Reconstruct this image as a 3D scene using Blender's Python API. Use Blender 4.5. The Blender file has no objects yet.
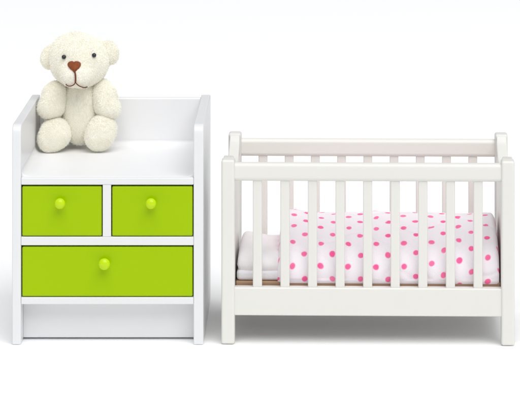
import bpy, bmesh, math, random
import numpy as np
from mathutils import Vector, Matrix

random.seed(4)
rng = np.random.default_rng(7)
S = 0.0005            # one design unit = half a millimetre (the crib is about 14.6 cm long)
C = bpy.context.scene.collection
scene = bpy.context.scene

# ------------------------------------------------------------------ camera
CX, CD, CH = 310.0, 2660.0, 675.0     # camera position in design units
cam_d = bpy.data.cameras.new("camera")
cam = bpy.data.objects.new("camera", cam_d)
C.objects.link(cam)
cam.location = (CX * S, -CD * S, CH * S)
cam.rotation_euler = (math.radians(90), 0, 0)
cam_d.sensor_width = 36
cam_d.lens = 36 * CD / 520
cam_d.shift_x = (260 - CX) / 520
cam_d.shift_y = -(202 - (345 - CH)) / 520
cam_d.clip_start = 0.01
cam_d.clip_end = 100
scene.camera = cam


def at(px, py, Y):
    """design-space point seen at (px, py) on the depth plane Y"""
    r = CD / (CD + Y)
    return Vector((CX + (px - CX) / r, Y, CH - (py - (345 - CH)) / r))


# ------------------------------------------------------------------ materials
def mat(name, col, rough=0.5, spec=0.5, bump=None, vary=None, sss=0.0, sheen=0.0, coat=0.0):
    m = bpy.data.materials.new(name)
    m.use_nodes = True
    nt = m.node_tree
    b = nt.nodes["Principled BSDF"]
    b.inputs["Base Color"].default_value = (*col, 1)
    b.inputs["Roughness"].default_value = rough
    b.inputs["Specular IOR Level"].default_value = spec
    if coat:
        b.inputs["Coat Weight"].default_value = coat
        b.inputs["Coat Roughness"].default_value = 0.08
    if sss:
        b.inputs["Subsurface Weight"].default_value = sss
        b.inputs["Subsurface Radius"].default_value = (1, 0.9, 0.75)
        b.inputs["Subsurface Scale"].default_value = 0.0015
    if sheen:
        b.inputs["Sheen Weight"].default_value = sheen
        b.inputs["Sheen Roughness"].default_value = 0.5
    tc = nt.nodes.new("ShaderNodeTexCoord")
    if vary:
        sc, amt = vary
        n = nt.nodes.new("ShaderNodeTexNoise")
        n.inputs["Scale"].default_value = sc
        n.inputs["Detail"].default_value = 4
        nt.links.new(tc.outputs["Object"], n.inputs["Vector"])
        mx = nt.nodes.new("ShaderNodeMix")
        mx.data_type = 'RGBA'
        mx.inputs["A"].default_value = (*[c * (1 - amt) for c in col], 1)
        mx.inputs["B"].default_value = (*[min(1, c * (1 + amt)) for c in col], 1)
        nt.links.new(n.outputs["Fac"], mx.inputs["Factor"])
        nt.links.new(mx.outputs["Result"], b.inputs["Base Color"])
        mr = nt.nodes.new("ShaderNodeMapRange")
        mr.inputs["To Min"].default_value = max(0.02, rough - 0.06)
        mr.inputs["To Max"].default_value = rough + 0.06
        nt.links.new(n.outputs["Fac"], mr.inputs["Value"])
        nt.links.new(mr.outputs["Result"], b.inputs["Roughness"])
    if bump:
        sc, st = bump
        n2 = nt.nodes.new("ShaderNodeTexNoise")
        n2.inputs["Scale"].default_value = sc
        n2.inputs["Detail"].default_value = 3
        nt.links.new(tc.outputs["Object"], n2.inputs["Vector"])
        bp = nt.nodes.new("ShaderNodeBump")
        bp.inputs["Strength"].default_value = st
        bp.inputs["Distance"].default_value = 0.0004
        nt.links.new(n2.outputs["Fac"], bp.inputs["Height"])
        nt.links.new(bp.outputs["Normal"], b.inputs["Normal"])
    return m


M_FLOOR = mat("white_sweep", (0.965, 0.965, 0.965), 0.9, 0.0)
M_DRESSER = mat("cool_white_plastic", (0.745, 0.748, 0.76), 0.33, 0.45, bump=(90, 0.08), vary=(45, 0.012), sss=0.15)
M_CRIB_BOUNCE = mat("crib_plastic_warm_bounce", (0.80, 0.765, 0.728), 0.36, 0.4, bump=(110, 0.10), vary=(60, 0.014), sss=0.15)  # crib plastic for the far side, with warm bounce light put into its colour
M_DRESSER_LIT = mat("dresser_plastic_lit", (0.84, 0.84, 0.85), 0.4, 0.4, bump=(90, 0.08), vary=(45, 0.012), sss=0.15)  # dresser plastic painted paler, so top and back look more brightly lit
M_CRIB = mat("warm_white_plastic", (0.735, 0.725, 0.69), 0.36, 0.4, bump=(110, 0.10), vary=(60, 0.014), sss=0.15)
M_GREEN = mat("lime_plastic", (0.33, 0.51, 0.0006), 0.2, 0.14, bump=(60, 0.05), vary=(35, 0.03))
_p = M_GREEN.node_tree.nodes["Principled BSDF"]
_p.inputs["Specular Tint"].default_value = (0.85, 1.0, 0.25, 1)
_p.inputs["Specular IOR Level"].default_value = 0.42
M_KNOB = mat("bright_lime_plastic", (0.5, 0.7, 0.002), 0.16, 0.35, sss=0.2)
M_BOARD = mat("tan_board", (0.42, 0.27, 0.17), 0.6, 0.3, bump=(300, 0.2), vary=(120, 0.12))
M_BOUNCE = mat("grey_bounce_panel", (0.5, 0.49, 0.48), 0.8, 0.2, bump=(300, 0.2), vary=(120, 0.1))  # for the added panel whose grey tones the bounce under the crib
M_SHEET = mat("white_cotton", (0.80, 0.79, 0.82), 0.9, 0.1, bump=(900, 0.25), sheen=0.2)
M_PILLOW = mat("pale_cotton", (0.85, 0.815, 0.83), 0.9, 0.1, bump=(900, 0.3), sheen=0.2)


def plush_mat():
    m = bpy.data.materials.new("cream_plush")
    m.use_nodes = True
    nt = m.node_tree
    nt.nodes.remove(nt.nodes["Principled BSDF"])
    out = nt.nodes["Material Output"]
    tc = nt.nodes.new("ShaderNodeTexCoord")
    n = nt.nodes.new("ShaderNodeTexNoise")
    n.inputs["Scale"].default_value = 260
    nt.links.new(tc.outputs["Object"], n.inputs["Vector"])
    mx = nt.nodes.new("ShaderNodeMix")
    mx.data_type = 'RGBA'
    mx.inputs["A"].default_value = (0.978, 0.962, 0.895, 1)
    mx.inputs["B"].default_value = (0.992, 0.985, 0.945, 1)
    nt.links.new(n.outputs["Fac"], mx.inputs["Factor"])
    d = nt.nodes.new("ShaderNodeBsdfDiffuse")
    t = nt.nodes.new("ShaderNodeBsdfTranslucent")
    ms = nt.nodes.new("ShaderNodeMixShader")
    ms.inputs[0].default_value = 0.12
    for b in (d, t):
        nt.links.new(mx.outputs["Result"], b.inputs["Color"])
    nt.links.new(d.outputs[0], ms.inputs[1])
    nt.links.new(t.outputs[0], ms.inputs[2])
    nt.links.new(ms.outputs[0], out.inputs["Surface"])
    return m


M_FUR = plush_mat()
M_NOSE = mat("brown_thread", (0.24, 0.058, 0.013), 0.6, 0.3, bump=(2200, 0.7), vary=(900, 0.35))
M_MOUTH = mat("dark_brown_thread", (0.16, 0.05, 0.025), 0.7, 0.2)
M_EYE = mat("black_bead", (0.012, 0.014, 0.016), 0.08, 0.6)


def dotted_cloth():
    m = bpy.data.materials.new("pink_dotted_cotton")
    m.use_nodes = True
    nt = m.node_tree
    L = nt.links
    b = nt.nodes["Principled BSDF"]
    b.inputs["Roughness"].default_value = 0.9
    b.inputs["Specular IOR Level"].default_value = 0.1
    b.inputs["Sheen Weight"].default_value = 0.2

    def N(t, **k):
        n = nt.nodes.new(t)
        for a, v in k.items():
            setattr(n, a, v)
        return n

    def math_(op, a, c=None):
        n = N("ShaderNodeMath", operation=op)
        for i, v in enumerate((a, c)):
            if v is None:
                continue
            if isinstance(v, (int, float)):
                n.inputs[i].default_value = v
            else:
                L.new(v, n.inputs[i])
        return n.outputs[0]
    uv = N("ShaderNodeUVMap", uv_map="cloth")
    nz = N("ShaderNodeTexNoise")
    nz.inputs["Scale"].default_value = 0.07
    nz.inputs["Detail"].default_value = 0.6
    L.new(uv.outputs[0], nz.inputs["Vector"])
    off = N("ShaderNodeVectorMath", operation='SUBTRACT')
    L.new(nz.outputs["Color"], off.inputs[0])
    off.inputs[1].default_value = (0.5, 0.5, 0.5)
    sc = N("ShaderNodeVectorMath", operation='SCALE')
    L.new(off.outputs[0], sc.inputs[0])
    sc.inputs["Scale"].default_value = 3.2
    ad = N("ShaderNodeVectorMath", operation='ADD')
    L.new(uv.outputs[0], ad.inputs[0])
    L.new(sc.outputs[0], ad.inputs[1])
    sp = N("ShaderNodeSeparateXYZ")
    L.new(ad.outputs[0], sp.inputs[0])
    PU, PV = 28.0, 24.5

    def lattice(u0, v0):
        du = math_('MULTIPLY', math_('SUBTRACT', math_('FRACT', math_('DIVIDE', math_('SUBTRACT', sp.outputs[0], u0 - PU / 2), PU)), 0.5), PU)
        dv = math_('MULTIPLY', math_('SUBTRACT', math_('FRACT', math_('DIVIDE', math_('SUBTRACT', sp.outputs[1], v0 - PV / 2), PV)), 0.5), PV)
        return math_('SQRT', math_('ADD', math_('MULTIPLY', du, du), math_('MULTIPLY', dv, dv)))
    d = math_('MINIMUM', lattice(10.6, 24.5), lattice(22.8, 12.2))
    mr = N("ShaderNodeMapRange", interpolation_type='SMOOTHSTEP')
    L.new(d, mr.inputs["Value"])
    mr.inputs["From Min"].default_value = 2.2
    mr.inputs["From Max"].default_value = 3.7
    mr.inputs["To Min"].default_value = 1
    mr.inputs["To Max"].default_value = 0
    # print coverage varies a little from dot to dot, the cloth has a faint tone of its own
    n2 = N("ShaderNodeTexNoise")
    n2.inputs["Scale"].default_value = 0.06
    L.new(uv.outputs[0], n2.inputs["Vector"])
    cov = N("ShaderNodeMapRange")
    L.new(n2.outputs["Fac"], cov.inputs["Value"])
    cov.inputs["To Min"].default_value = 0.75
    cov.inputs["To Max"].default_value = 1.1
    fac = math_('MULTIPLY', mr.outputs[0], cov.outputs[0])
    mx = N("ShaderNodeMix", data_type='RGBA')
    L.new(fac, mx.inputs["Factor"])
    mx.inputs["A"].default_value = (0.88, 0.83, 0.87, 1)
    mx.inputs["B"].default_value = (0.99, 0.105, 0.335, 1)
    L.new(mx.outputs["Result"], b.inputs["Base Color"])
    # woven threads
    w1 = N("ShaderNodeTexNoise")
    w1.inputs["Scale"].default_value = 0.9
    L.new(uv.outputs[0], w1.inputs["Vector"])
    bp = N("ShaderNodeBump")
    bp.inputs["Strength"].default_value = 0.3
    bp.inputs["Distance"].default_value = 0.0004
    L.new(w1.outputs["Fac"], bp.inputs["Height"])
    L.new(bp.outputs["Normal"], b.inputs["Normal"])
    return m


M_DOTS = dotted_cloth()

# ------------------------------------------------------------------ helpers


def thing(name, label, cat, base, rotz=0):
    o = bpy.data.objects.new(name, None)
    C.objects.link(o)
    o.empty_display_size = 0.01
    o.location = Vector(base) * S
    o.rotation_euler = (0, 0, rotz)
    o["label"] = label
    o["category"] = cat
    o["kind"] = "thing"
    o["_base"] = list(base)
    return o


def base_of(p):
    return Vector(p["_base"]) if p and "_base" in p else Vector((0, 0, 0))


CRISP = {"side_panel", "back_panel", "divider", "middle_rail", "bottom_rail", "front_rail", "plinth", "drawer", "post", "end_board", "top_rail", "slat", "base_board"}


def link(name, me, m, parent=None, base=None):
    """mesh given in design coordinates -> object whose origin sits on the parent's base"""
    b = base_of(parent) if base is None else Vector(base)
    me.transform(Matrix.Scale(S, 4) @ Matrix.Translation(-b))
    me.materials.append(m)
    o = bpy.data.objects.new(name, me)
    C.objects.link(o)
    o["_base"] = list(b)
    if name in CRISP:
        wn = o.modifiers.new("even_faces", 'WEIGHTED_NORMAL')
        wn.mode = 'FACE_AREA'
        wn.weight = 80
        wn.keep_sharp = True
    if parent:
        o.parent = parent
        if base is not None:
            o.location = (b - base_of(parent)) * S
    return o


def add_box(bm, x0, x1, y0, y1, z0, z1, bev=1.0, seg=3):
    r = bmesh.ops.create_cube(bm, size=1)
    vs = r["verts"]
    for v in vs:
        v.co = Vector((x0 + (v.co.x + .5) * (x1 - x0), y0 + (v.co.y + .5) * (y1 - y0), z0 + (v.co.z + .5) * (z1 - z0)))
    if bev:
        es = list({e for v in vs for e in v.link_edges})
        bmesh.ops.bevel(bm, geom=es, offset=bev, segments=seg, profile=0.5, affect='EDGES')


def finish(bm, smooth=35):
    bmesh.ops.recalc_face_normals(bm, faces=bm.faces)
    me = bpy.data.meshes.new("mesh")
    bm.to_mesh(me)
    bm.free()
    for p in me.polygons:
        p.use_smooth = True
    if smooth:
        me.set_sharp_from_angle(angle=math.radians(smooth))
    return me


def box(name, m, parent, x0, x1, y0, y1, z0, z1, bev=1.0, seg=3):
    bm = bmesh.new()
    add_box(bm, x0, x1, y0, y1, z0, z1, bev, seg)
    return link(name, finish(bm, 60), m, parent)


def prism(name, m, parent, prof, x0, x1, bev=1.0, axis='x'):
    """closed outline (a, z) extruded along an axis, edges rounded"""
    bm = bmesh.new()
    if axis == 'x':
        lo = [bm.verts.new((x0, a, z)) for a, z in prof]
        hi = [bm.verts.new((x1, a, z)) for a, z in prof]
    n = len(prof)
    f0 = bm.faces.new(lo)
    f1 = bm.faces.new(hi[::-1])
    for i in range(n):
        j = (i + 1) % n
        bm.faces.new((lo[i], hi[i], hi[j], lo[j]))
    bmesh.ops.recalc_face_normals(bm, faces=bm.faces)
    es = list(set(f0.edges) | set(f1.edges))
    if bev:
        bmesh.ops.bevel(bm, geom=es, offset=bev, segments=3, profile=0.5, affect='EDGES')
    return link(name, finish(bm, 40), m, parent)


def arc(cx, cz, r, a0, a1, n=8):
    return [(cx + r * math.cos(math.radians(a0 + (a1 - a0) * i / n)), cz + r * math.sin(math.radians(a0 + (a1 - a0) * i / n))) for i in range(n + 1)]


# ------------------------------------------------------------------ the setting
bm = bmesh.new()
bmesh.ops.create_grid(bm, x_segments=2, y_segments=2, size=24000)
fl = link("floor", finish(bm, 0), M_FLOOR)
fl["kind"] = "structure"

# ------------------------------------------------------------------ dresser
DD = 190.0
dr = thing("changing_dresser", "white toy changing dresser with three lime green drawers and raised sides", "dresser", (107.75, 95, 0))
for x0, x1 in ((12, 21), (193.5, 203.5)):
    prof = [(0, 0.6), (0, 210)] + arc(9, 211, 9, 180, 90, 6)[1:] + [(DD, 220), (DD, 0.6)]
    prism("side_panel", M_DRESSER, dr, prof, x0, x1, 1.3)
box("back_panel", M_DRESSER_LIT, dr, 21, 193.5, 181, DD - .4, 10, 218, 1.5)
# changing surface with a soft cove where it meets the back and the two sides
bm = bmesh.new()
xs = [21.05, 21.2, 21.7, 22.6, 24.2, 27, 34] + [34 + (180.5 - 34) * i / 12 for i in range(1, 12)] + [180.5, 187.5, 190.3, 191.9, 192.8, 193.3, 193.45]
ys = [5.5, 5.8, 6.4, 7.2, 8.2] + [8.2 + (166 - 8.2) * i / 10 for i in range(1, 11)] + [173, 176.5, 178.6, 179.9, 180.6, 180.95]
zt = 167.5


def cove(d, r=7.0):
    if d >= r:
        return 0.0
    return r - math.sqrt(max(0, r * r - (r - d) ** 2))


grid = []
for y in ys:
    row = []
    for x in xs:
        z = zt + max(cove(x - 21), cove(193.5 - x), cove(181 - y))
        if y < 8.2:
            t = (8.2 - y) / 2.7
            z -= 0.9 * (1 - math.sqrt(max(0, 1 - t * t)))
        row.append(bm.verts.new((x, y, z)))
    grid.append(row)
for i in range(len(ys) - 1):
    for j in range(len(xs) - 1):
        bm.faces.new((grid[i][j], grid[i][j + 1], grid[i + 1][j + 1], grid[i + 1][j]))
low = []
for (x, y) in ((21.05, 5.5), (193.45, 5.5), (193.45, 180.95), (21.05, 180.95)):
    low.append(bm.verts.new((x, y, 160)))
bm.faces.new(low[::-1])
bm.faces.new([low[0], low[1]] + grid[0][::-1])
bm.faces.new([low[3], low[2]][::-1] + grid[-1])
bm.faces.new([low[0]] + [r[0] for r in grid] + [low[3]])
bm.faces.new([low[2]] + [r[-1] for r in grid][::-1] + [low[1]])
link("changing_top", finish(bm, 50), M_DRESSER_LIT, dr)
box("front_rail", M_DRESSER, dr, 21, 193.5, 0.3, 5.6, 160, 167.3, 1.1)
box("divider", M_DRESSER, dr, 102.6, 111, 0.4, 170, 108, 160, .7)
box("middle_rail", M_DRESSER, dr, 21, 193.5, 0.3, 170, 99.5, 108, .8)
box("bottom_rail", M_DRESSER, dr, 21, 193.5, 0.3, 170, 40.5, 47.5, .8)
box("plinth", M_DRESSER, dr, 21, 193.5, 21, 30, 2.2, 40.6, .6)


def drawer(x0, x1, z0, z1, kx, kz, kr):
    g = 0.9
    bm = bmesh.new()
    add_box(bm, x0 + g, x1 - g, 1.2, 9, z0 + .6, z1 - 1.6, 1.5, 4)
    add_box(bm, x0 + 3, x1 - 3, 8.5, 150, z0 + 3, z1 - 8, .8, 2)      # the tray behind the front
    d = link("drawer", finish(bm, 60), M_GREEN, dr)
    # knob: flared foot, short neck and rounded head turned about the y axis
    prof = [(0.0, 1.6), (.72, 1.6), (.62, .6), (.46, -.6), (.46, -2.0), (.62, -3.0), (.86, -4.2), (.985, -5.6), (1, -6.8), (.93, -8.3), (.76, -9.6), (.5, -10.5), (.22, -10.95), (0, -11.05)]
    bm = bmesh.new()
    n = 28
    rings = []
    for rr, yy in prof:
        if rr == 0:
            rings.append([bm.verts.new((kx, yy, kz))])
        else:
            rings.append([bm.verts.new((kx + kr * rr * math.cos(2 * math.pi * i / n), yy, kz + kr * rr * math.sin(2 * math.pi * i / n))) for i in range(n)])
    for a, b in zip(rings, rings[1:]):
        for i in range(n):
            j = (i + 1) % n
            if len(a) == 1:
                bm.faces.new((a[0], b[i], b[j]))
            elif len(b) == 1:
                bm.faces.new((a[i], b[0], a[j]))
            else:
                bm.faces.new((a[i], b[i], b[j], a[j]))
    link("knob", finish(bm, 70), M_KNOB, d)


drawer(21, 102.6, 108, 160, 60.5, 142.6, 5.5)
drawer(111, 193.5, 108, 160, 151.3, 142.6, 5.5)
drawer(21, 193.5, 47.5, 99.5, 104.8, 82.2, 5.9)

# ------------------------------------------------------------------ crib
RZ = math.radians(-1.3)
PIV = Vector((228, 0, 0))
CDp = 152.0
rot_center = Vector((367.75, 76, 0))
# base point of the crib after turning about the front left post
_d = Matrix.Rotation(RZ, 4, 'Z') @ (rot_center - PIV)
crib = thing("crib", "white toy baby crib with slatted sides standing beside the dresser", "crib", tuple(rot_center), RZ)
crib.location = (PIV + _d) * S


def crib_to_world(p):
    return PIV + Matrix.Rotation(RZ, 4, 'Z') @ (Vector(p) - PIV)


ZT = 188.0
for x0, x1 in ((221.2, 234.6), (501, 514.4)):
    # end board: two legs, solid panel, top edge dipping between the corner posts
    top = []
    for k in range(0, 31):
        t = k / 30
        y = 17 + (CDp - 34) * t
        dip = 20 * min(1, math.sin(math.pi * t) ** .55 if 0 < t < 1 else 0)
        wave = 2.0 * math.sin(t * math.pi * 5) * math.sin(math.pi * t)
        top.append((y, ZT - 1.5 - dip + wave))
    prof = [(17, 29.5)] + top + [(CDp - 17, 29.5)]
    prism("end_board", M_CRIB, crib, prof, x0 + 1.2, x1 - 1.2, 1.5)
    for y0 in (0, CDp - 17.2):
        bm = bmesh.new()
        add_box(bm, x0, x1, y0, y0 + 17.2, .5, ZT - (3 if y0 == 0 else 0), 2.6, 5)
        link("post", finish(bm, 60), M_CRIB, crib)
for yy in (2.2, CDp - 13.2):
    for nm, z0, z1, bev in (("top_rail", 163.2, 181.5, 4.2), ("bottom_rail", 29, 57, 1.4)):
        bm = bmesh.new()
        add_box(bm, 229, 507, yy, yy + 11, z0, z1, bev, 5)
        link(nm, finish(bm, 60), M_CRIB if yy < 50 else M_CRIB_BOUNCE, crib)
for yy in (4.6, CDp - 10.6):
    slat0 = None
    for i in range(9):
        cx = 257.2 + 27.6 * i
        if slat0 is None:
            bm = bmesh.new()
            add_box(bm, cx - 4.6, cx + 4.6, yy, yy + 6.2, 56, 164.5, 1.3, 3)
            slat0 = link("slat", finish(bm, 60), M_CRIB if yy < 50 else M_CRIB_BOUNCE, crib)
            sx, sy = cx, yy
        else:
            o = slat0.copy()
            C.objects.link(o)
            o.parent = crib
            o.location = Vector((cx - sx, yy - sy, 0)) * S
box("base_board", M_BOARD, crib, 235, 500.6, 16.5, CDp - 14.2, 51, 59.6, .8)
box("unseen_bounce_panel", M_BOUNCE, crib, 235, 500.6, 14.2, CDp - 14.2, 42, 50.8, .6)  # unseen, added to tone the light bounced into the shadow under the crib


def crib_item(name, me, m, label, cat, base):
    """something lying in the crib: same turn as the crib, its own top-level object"""
    o = link(name, me, m, None, base)
    o.location = crib_to_world(base) * S
    o.rotation_euler = (0, 0, RZ)
    o["label"] = label
    o["category"] = cat
    o["kind"] = "thing"
    return o


# mattress
bm = bmesh.new()
add_box(bm, 235.6, 499.5, 20, 134, 59.7, 70.5, 3.6, 5)
crib_item("mattress", finish(bm, 60), M_SHEET, "thin white mattress lying on the tan base board of the crib", "mattress", (368, 76, 59.7))


def vnoise(x, y, z, seed=0):
    s = 0
    for k, (a, b, c, ph) in enumerate(((1, .7, .4, .3), (-.6, 1.1, .8, 1.7), (1.7, -.9, .5, 2.9), (.8, 1.9, -1.2, 4.1), (2.3, 1.3, 1.1, .9))):
        s += math.sin(a * x + b * y + c * z + ph + seed * 1.37) / (1 + .5 * k)
    return s / 2.6


# pillow: soft cushion with pinched corners
bm = bmesh.new()
nu, nv = 40, 44
px0, px1, py0, py1 = 235.4, 287, 18.5, 130
topv, botv = {}, {}
for i in range(nu + 1):
    for j in range(nv + 1):
        u, v = i / nu * 2 - 1, j / nv * 2 - 1
        h = max(0, (1 - abs(u) ** 9)) ** .5 * max(0, (1 - abs(v) ** 7)) ** .55
        pin = 1 - .03 * (u * u * v * v)
        x = (px0 + px1) / 2 + u * (px1 - px0) / 2 * pin
        y = (py0 + py1) / 2 + v * (py1 - py0) / 2 * pin
        zc = 76
        w = (1.3 * vnoise(x * .12, y * .1, 0, 2) - 1.1 * max(0, vnoise(x * .2 + y * .05, y * .12, 0, 6)) ** 1.5) * h
        topv[i, j] = bm.verts.new((x, y, zc + 12.4 * h + w - 3.2 * u * h))
        if 0 < i < nu and 0 < j < nv:
            botv[i, j] = bm.verts.new((x, y, zc - 10 * min(1, h * 1.3)))
        else:
            botv[i, j] = topv[i, j]
for i in range(nu):
    for j in range(nv):
        bm.faces.new((topv[i, j], topv[i + 1, j], topv[i + 1, j + 1], topv[i, j + 1]))
        q = [botv[i, j], botv[i, j + 1], botv[i + 1, j + 1], botv[i + 1, j]]
        if not (i in (0, nu - 1) and j in (0, nv - 1)) or len(set(q)) > 2:
            try:
                bm.faces.new(q)
            except ValueError:
                pass
crib_item("pillow", finish(bm, 0), M_PILLOW, "small plain pale pillow at the left end of the crib", "pillow", (261, 75, 70))

# blanket: puffy duvet following the mattress, end rolls at both sides
ctrl = [(16.2, 58.4), (15.2, 63), (15.0, 73), (17.2, 83), (22, 91.5), (29, 97.5), (38, 102.5), (48, 107), (58, 110.3), (70, 113.2), (82, 115), (96, 114.3), (110, 110), (122, 101), (129.5, 88), (132.5, 75), (133, 63)]


def catmull(P, n):
    out = []
    P = [P[0]] + P + [P[-1]]
    for k in range(1, len(P) - 2):
        for s in range(n):
            t = s / n
            p0, p1, p2, p3 = (np.array(P[k + d], float) for d in (-1, 0, 1, 2))
            out.append(.5 * ((2 * p1) + (-p0 + p2) * t + (2 * p0 - 5 * p1 + 4 * p2 - p3) * t * t + (-p0 + 3 * p1 - 3 * p2 + p3) * t ** 3))
    out.append(np.array(P[-2], float))
    return out


pr = catmull(ctrl, 6)
arcl = [0]
for a, b in zip(pr, pr[1:]):
    arcl.append(arcl[-1] + float(np.linalg.norm(b - a)))
bx0, bx1 = 277.0, 499.8
us = []
nx = 130
for i in range(nx + 1):
    us.append(bx0 + (bx1 - bx0) * (.5 - .5 * math.cos(math.pi * i / nx)) * .5 + (bx1 - bx0) * i / nx * .5)
bm = bmesh.new()
uvl = bm.loops.layers.uv.new("cloth")
rows = []
uvmap = {}
for x in us:
    eL, eR = x - bx0, bx1 - x
    f = 1.0
    if eL < 11:
        f = .55 + .45 * math.sqrt(max(0, 1 - (1 - eL / 11) ** 2))
    if eR < 6:
        f = .72 + .28 * math.sqrt(max(0, 1 - (1 - eR / 6) ** 2))
    lift = 2.0 * math.exp(-((x - 292) / 14) ** 2) - 1.2 * max(0, (x - 380) / 120)
    rise = 10.5 * max(0, (x - 375) / 115) ** 1.6
    row = []
    for (y, z), s in zip(pr, arcl):
        zz = 61 + (z - 61) * (1 if z < 66 else f) if f < 1 else z
        if f < 1:
            zz = 61 + (z - 61) * f
            y2 = 74 + (y - 74) * (.9 + .1 * f)
        else:
            y2 = y
        k = max(0, (z - 66) / 50)
        w = vnoise(x * .055, s * .05, 0, 1) * 1.3 + vnoise(x * .16, s * .13, 0, 5) * .6
        cr = abs(vnoise(x * .05 + s * .03, s * .045 - x * .02, 0, 11))
        w -= 1.5 * max(0, 1 - cr / .09)
        zz += k * (lift + w)
        y2 -= (1 - k) * (1.0 * vnoise(x * .075, s * .05, 1, 3) - .9 * max(0, 1 - cr / .09)) if z > 62 else 0
        v = bm.verts.new((x, y2, zz))
        uvmap[v] = (x - 281.5 + 560, s - rise + 245 + 7.3)
        row.append(v)
    rows.append(row)
for i in range(len(rows) - 1):
    for j in range(len(pr) - 1):
        bm.faces.new((rows[i][j], rows[i + 1][j], rows[i + 1][j + 1], rows[i][j + 1]))
for row, rev in ((rows[0], False), (rows[-1], True)):       # end gussets
    c = bm.verts.new((row[0].co.x + (.6 if not rev else -.6) * 0, 74, 62))
    uvmap[c] = uvmap[row[len(row) // 2]]
    for j in range(len(row) - 1):
        q = (row[j], row[j + 1], c)
        bm.faces.new(q)
bottom = bm.faces.new([r[0] for r in rows] + [r[-1] for r in rows][::-1])
for f in bm.faces:
    for lp in f.loops:
        lp[uvl].uv = uvmap[lp.vert]
bl = crib_item("blanket", finish(bm, 70), M_DOTS, "puffy white blanket with pink polka dots spread over the crib mattress", "blanket", (388, 74, 60.8))

# ------------------------------------------------------------------ teddy bear
SEAT = 167.5


def ell(c, r, rot=None):
    c = np.array(c, float)
    r = np.array(r, float)
    R = np.array(rot if rot is not None else Matrix.Identity(3), float)

    def f(P):
        q = (P - c) @ R
        k0 = np.linalg.norm(q / r, axis=1)
        k1 = np.linalg.norm(q / (r * r), axis=1) + 1e-9
        return k0 * (k0 - 1) / k1
    return f


def smin(a, b, k):
    h = np.clip(.5 + .5 * (b - a) / k, 0, 1)
    return b * (1 - h) + a * h - k * h * (1 - h)


def union(fs, k):
    def f(P):
        d = fs[0](P)
        for g in fs[1:]:
            d = smin(d, g(P), k)
        return d
    return f


def star_mesh(f, c, sub=5, rmax=90):
    """surface f = 0 around the inner point c"""
    bm = bmesh.new()
    bmesh.ops.create_icosphere(bm, subdivisions=sub, radius=1)
    D = np.array([v.co[:] for v in bm.verts])
    F = np.array([[v.index for v in p.verts] for p in bm.faces])
    bm.free()
    D /= np.linalg.norm(D, axis=1)[:, None]
    lo, hi = np.zeros(len(D)), np.full(len(D), float(rmax))
    c = np.array(c, float)
    for _ in range(36):
        mid = (lo + hi) / 2
        ins = f(c + D * mid[:, None]) < 0
        lo, hi = np.where(ins, mid, lo), np.where(ins, hi, mid)
    return c + D * lo[:, None], F


def grad(f, P, e=.4):
    G = np.zeros_like(P)
    for a in range(3):
        d = np.zeros(3)
        d[a] = e
        G[:, a] = f(P + d) - f(P - d)
    return G / (np.linalg.norm(G, axis=1)[:, None] + 1e-9)


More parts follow.
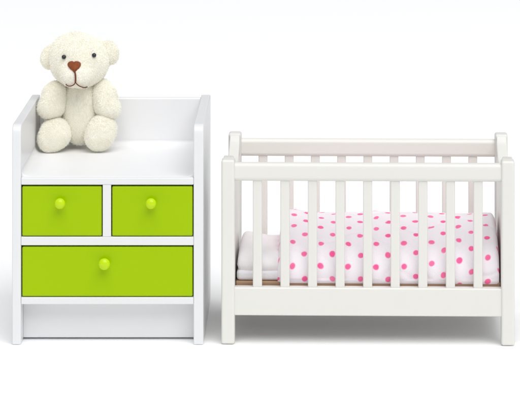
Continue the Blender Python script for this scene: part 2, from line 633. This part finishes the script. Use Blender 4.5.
def plush(name, f, c, parent, label=None, dens=5.0, length=2.15, comb=(0, 0, -1), skip=None, clampz=True):
    V, F = star_mesh(f, c)
    Nn = grad(f, V)
    # slight lumpy stuffing
    V = V + Nn * np.array([.45 * vnoise(p[0] * .22, p[1] * .22, p[2] * .22, 9) for p in V])[:, None]
    V = V - Nn * .5
    a, b_, d = V[F[:, 0]], V[F[:, 1]], V[F[:, 2]]
    ar = .5 * np.linalg.norm(np.cross(b_ - a, d - a), axis=1)
    n = int(ar.sum() * dens)
    idx = rng.choice(len(F), n, p=ar / ar.sum())
    r1, r2 = np.sqrt(rng.random(n)), rng.random(n)
    R = (1 - r1)[:, None] * a[idx] + (r1 * (1 - r2))[:, None] * b_[idx] + (r1 * r2)[:, None] * d[idx]
    if skip is not None:
        keep = ~skip(R)
        R = R[keep]
        n = len(R)
    nr = grad(f, R)
    # clumped comb direction
    ph = np.stack([np.sin(R[:, 1] * .31 + R[:, 2] * .23 + 1), np.sin(R[:, 0] * .27 + R[:, 2] * .35), np.sin(R[:, 0] * .33 - R[:, 1] * .29 + 2)], 1)
    t = np.array(comb, float)[None, :] * .8 + ph * .45 + rng.normal(0, .55, (n, 3))
    t -= (t * nr).sum(1)[:, None] * nr
    t /= np.linalg.norm(t, axis=1)[:, None] + 1e-9
    L = length * rng.uniform(.55, 1.25, n)[:, None]
    lift = rng.uniform(.15, .6, n)[:, None]
    stray = rng.random(n)[:, None] < .05
    L = np.where(stray, L * 1.4, L)
    lift = np.where(stray, lift + .6, lift)
    g = nr * lift + t * .85
    g /= np.linalg.norm(g, axis=1)[:, None]
    tip = R + L * g
    side = np.cross(g, nr)
    side /= np.linalg.norm(side, axis=1)[:, None] + 1e-9
    up = np.cross(side, g)
    w = rng.uniform(.2, .34, n)[:, None]
    rad = [side * math.cos(a) + up * math.sin(a) for a in (math.pi / 2, math.pi * 7 / 6, math.pi * 11 / 6)]
    root = R - nr * .25
    blades = np.stack([root + w * r for r in rad] + [tip], 1).reshape(-1, 3)
    if clampz:
        blades[:, 2] = np.maximum(blades[:, 2], SEAT + .15)
    nb = len(V)
    V2 = V.copy()
    if clampz:
        V2[:, 2] = np.maximum(V2[:, 2], SEAT + .1)
    verts = np.concatenate([V2, blades])
    k = nb + 4 * np.arange(n)
    sgn = np.sign((np.cross(rad[1] - rad[0], g) * (rad[0] + rad[1])).sum(1))
    assert abs(sgn.mean()) > .99
    tris = []
    for a, b in ((0, 1), (1, 2), (2, 0)):
        if sgn.mean() < 0:
            a, b = b, a
        tris.append(np.stack([k + a, k + b, k + 3], 1))
    tris = np.concatenate(tris)
    FF = np.concatenate([F, tris]).astype(np.int32)
    me = bpy.data.meshes.new(name)
    me.vertices.add(len(verts))
    me.vertices.foreach_set("co", verts.astype(np.float32).ravel())
    me.loops.add(FF.size)
    me.loops.foreach_set("vertex_index", FF.ravel())
    me.polygons.add(len(FF))
    me.polygons.foreach_set("loop_start", np.arange(0, FF.size, 3, dtype=np.int32))
    me.update(calc_edges=True)
    me.polygons.foreach_set("use_smooth", np.arange(len(FF)) < len(F))     # fibres stay faceted
    o = link(name, me, M_FUR, parent)
    if label:
        o["label"] = label
    return o


def rotm(ax, deg):
    return Matrix.Rotation(math.radians(deg), 3, ax)


b0 = at(79, 151, 150)
bear = thing("teddy_bear", "cream plush teddy bear sitting on top of the white dresser", "teddy bear", (b0.x, 152, SEAT))
q = 1.057        # size of one picture unit at the bear's depth


def P(px, py, Y):
    return np.array(at(px, py, Y)[:])


def R3(a, b, c):
    return np.array((a, b, c)) * q


# torso
f_torso = union([ell(P(80.5, 121, 161), R3(19, 17.5, 24)), ell(P(80.5, 100, 160), R3(19, 15, 22))], 9)
plush("torso", f_torso, P(80.5, 112, 161), bear)
# head
hc = P(79, 61, 154)
f_skull = union([ell(P(78, 58, 157), R3(29.5, 24, 23.5)), ell(P(84, 55, 157), R3(26, 21, 17), rotm('Y', 10)), ell(P(73, 52, 157), R3(20, 19, 17.5)), ell(P(79.5, 69, 153), R3(25.5, 21, 19))], 9)
f_head = union([f_skull, ell(P(75.8, 75.5, 131), R3(14.5, 14, 11.8))], 7)
head = plush("head", f_head, hc, bear, dens=5.6, length=1.8)
# ears
for (ex, ey, tilt, w, h) in ((51.2, 57.0, 20, 10.8, 12.8), (107.8, 53.0, -24, 12, 12.4)):
    R = rotm('Y', tilt)
    sgn = 1 if ex < 79 else -1
    Rz = rotm('Z', 18 * sgn)
    fe_a = ell(P(ex, ey, 157), R3(w, 4.6, h), Rz @ R)
    fe_b = ell(P(ex + sgn * 5, ey + 1, 156), R3(w, 5.5, h * .9), Rz @ R)
    fe = union([fe_a, fe_b], 3)
    plush("ear", fe, P(ex + sgn * 2, ey, 156.8), head, dens=5.2, length=2.2, comb=(0, 0, .3))
# arms
for (sx, sy, hx, hy, ly) in ((58, 90, 48.6, 109, 149), (101.5, 88.5, 109.6, 109.5, 150)):
    ang = math.degrees(math.atan2(hx - sx, hy - sy))
    R = rotm('Y', ang * .9)
    fa = union([ell(P(sx, sy + 2, ly + 4), R3(8.6, 9, 12), R), ell(P((sx + hx) / 2, (sy + hy) / 2 + 1, ly), R3(11.3, 11, 16.5), R),
                ell(P(hx, hy - 1, ly - 4), R3(11.2, 10.8, 11), R)], 6)
    plush("arm", fa, P((sx + hx) / 2, (sy + hy) / 2, ly), bear)
# legs
R1 = rotm('Y', -16)
fl1 = union([ell(P(55.5, 133.5, 144), R3(15.5, 15, 16), R1), ell(P(48.5, 141, 137.5), R3(11, 8.5, 11.5), R1)], 7)
plush("leg", fl1, P(54, 135.5, 142), bear)
R2 = rotm('Y', 22)
fl2 = union([ell(P(101.5, 131.5, 144), R3(14.8, 15, 18), R2), ell(P(98, 138, 138), R3(12, 9, 12.5), R2)], 7)
plush("leg", fl2, P(100.5, 134, 142), bear)

# face features sit where the head surface is
cam_p = np.array((CX, -CD, CH))


def on_head(px, py, out=0.0):
    t0 = np.array(at(px, py, 60)[:])
    d = t0 - cam_p
    d /= np.linalg.norm(d)
    p = t0.copy()
    for _ in range(200):
        h = float(f_head(p[None])[0])
        p += d * max(.02, h * .6)
        if h < .05:
            break
    n = grad(f_head, p[None])[0]
    return p + n * out, n


for ex, ey in ((64.2, 57), (93.8, 55.3)):
    p, n = on_head(ex, ey, .9)
    bm = bmesh.new()
    bmesh.ops.create_uvsphere(bm, u_segments=24, v_segments=16, radius=2.35)
    for v in bm.verts:
        v.co += Vector(p)
    link("eye", finish(bm, 0), M_EYE, head)

# nose: stitched heart, domed
pn, nn = on_head(74.3, 66.5, 0)
bm = bmesh.new()
outl = []
for k in range(48):
    t = 2 * math.pi * k / 48
    hx = 16 * math.sin(t) ** 3
    hy = 13 * math.cos(t) - 5 * math.cos(2 * t) - 2 * math.cos(3 * t) - math.cos(4 * t)
    if hy > 4:                      # shallow notch only
        hy = 4 + (hy - 4) * .8 + 2.0 * math.exp(-(hx / 5) ** 2)
    outl.append((hx / 16 * 6.6, hy / 12.5 * 5.9 if hy > 0 else hy / 17 * 6.8))
rings = []
for s, hgt in ((1, -.8), (1, .3), (.93, 1.3), (.78, 2.1), (.55, 2.7), (.3, 3.0)):
    ring = []
    for k, (hx, hy) in enumerate(outl):
        p, n = on_head(74.3 + hx * s, 66.3 - hy * s, hgt + .12 * math.sin(hx * s * 5.5))
        ring.append(bm.verts.new(p))
    rings.append(ring)
for a, b_ in zip(rings, rings[1:]):
    for k in range(48):
        j = (k + 1) % 48
        bm.faces.new((a[k], a[j], b_[j], b_[k]))
bm.faces.new(rings[-1])
link("nose", finish(bm, 0), M_NOSE, head)


def thread(pts, rad):
    bm = bmesh.new()
    n = 10
    rings = []
    for i, (p, nrm) in enumerate(pts):
        a = pts[max(0, i - 1)][0]
        b = pts[min(len(pts) - 1, i + 1)][0]
        t = (b - a) / (np.linalg.norm(b - a) + 1e-9)
        s = np.cross(t, nrm)
        s /= np.linalg.norm(s)
        u = np.cross(s, t)
        rr = rad * (.55 if i in (0, len(pts) - 1) else 1)
        rings.append([bm.verts.new(p + rr * (math.cos(2 * math.pi * k / n) * s + math.sin(2 * math.pi * k / n) * u)) for k in range(n)])
    for a, b in zip(rings, rings[1:]):
        for k in range(n):
            j = (k + 1) % n
            bm.faces.new((a[k], a[j], b[j], b[k]))
    bm.faces.new(rings[0])
    bm.faces.new(rings[-1])
    return bm


def curve_pts(P_, out):
    return [on_head(x, y, out) for x, y in catmull(P_, 6)]


bm = thread(curve_pts([(75.0, 72), (75.5, 76), (75.6, 79), (75.4, 82)], 1.4), .85)
me1 = finish(bm, 0)
bm = thread(curve_pts([(66.4, 83.2), (68.5, 84.7), (71.5, 84.9), (74, 83.6), (75.6, 82), (77.2, 83.6), (80, 85.3), (83.5, 86.3), (87.2, 85.6)], 1.35), .52)
bm.from_mesh(me1)
link("mouth", finish(bm, 0), M_MOUTH, head)

# ------------------------------------------------------------------ light
w = bpy.data.worlds.new("World")
scene.world = w
w.use_nodes = True
bg = w.node_tree.nodes["Background"]
bg.inputs["Color"].default_value = (0.97, 0.985, 1.0, 1)
bg.inputs["Strength"].default_value = 0.53


def area(name, loc, target, size, power, col=(1, 1, 1)):
    ld = bpy.data.lights.new(name, 'AREA')
    ld.shape = 'SQUARE'
    ld.size = size
    ld.energy = power
    ld.color = col
    o = bpy.data.objects.new(name, ld)
    C.objects.link(o)
    o.location = loc
    d = Vector(target) - Vector(loc)
    o.rotation_euler = d.to_track_quat('-Z', 'Y').to_euler()
    return o


el = math.radians(58)
area("key_softbox", (1.6, 0.5 - 9 * math.cos(el), 9 * math.sin(el)), (0.13, 0.5, 0), 8.0, 700)

scene.render.engine = 'CYCLES'
scene.cycles.use_denoising = True
scene.cycles.max_bounces = 24
scene.cycles.diffuse_bounces = 20
scene.view_settings.view_transform = 'Standard'
scene.view_settings.look = 'None'
scene.view_settings.exposure = 0
scene.view_settings.gamma = 1
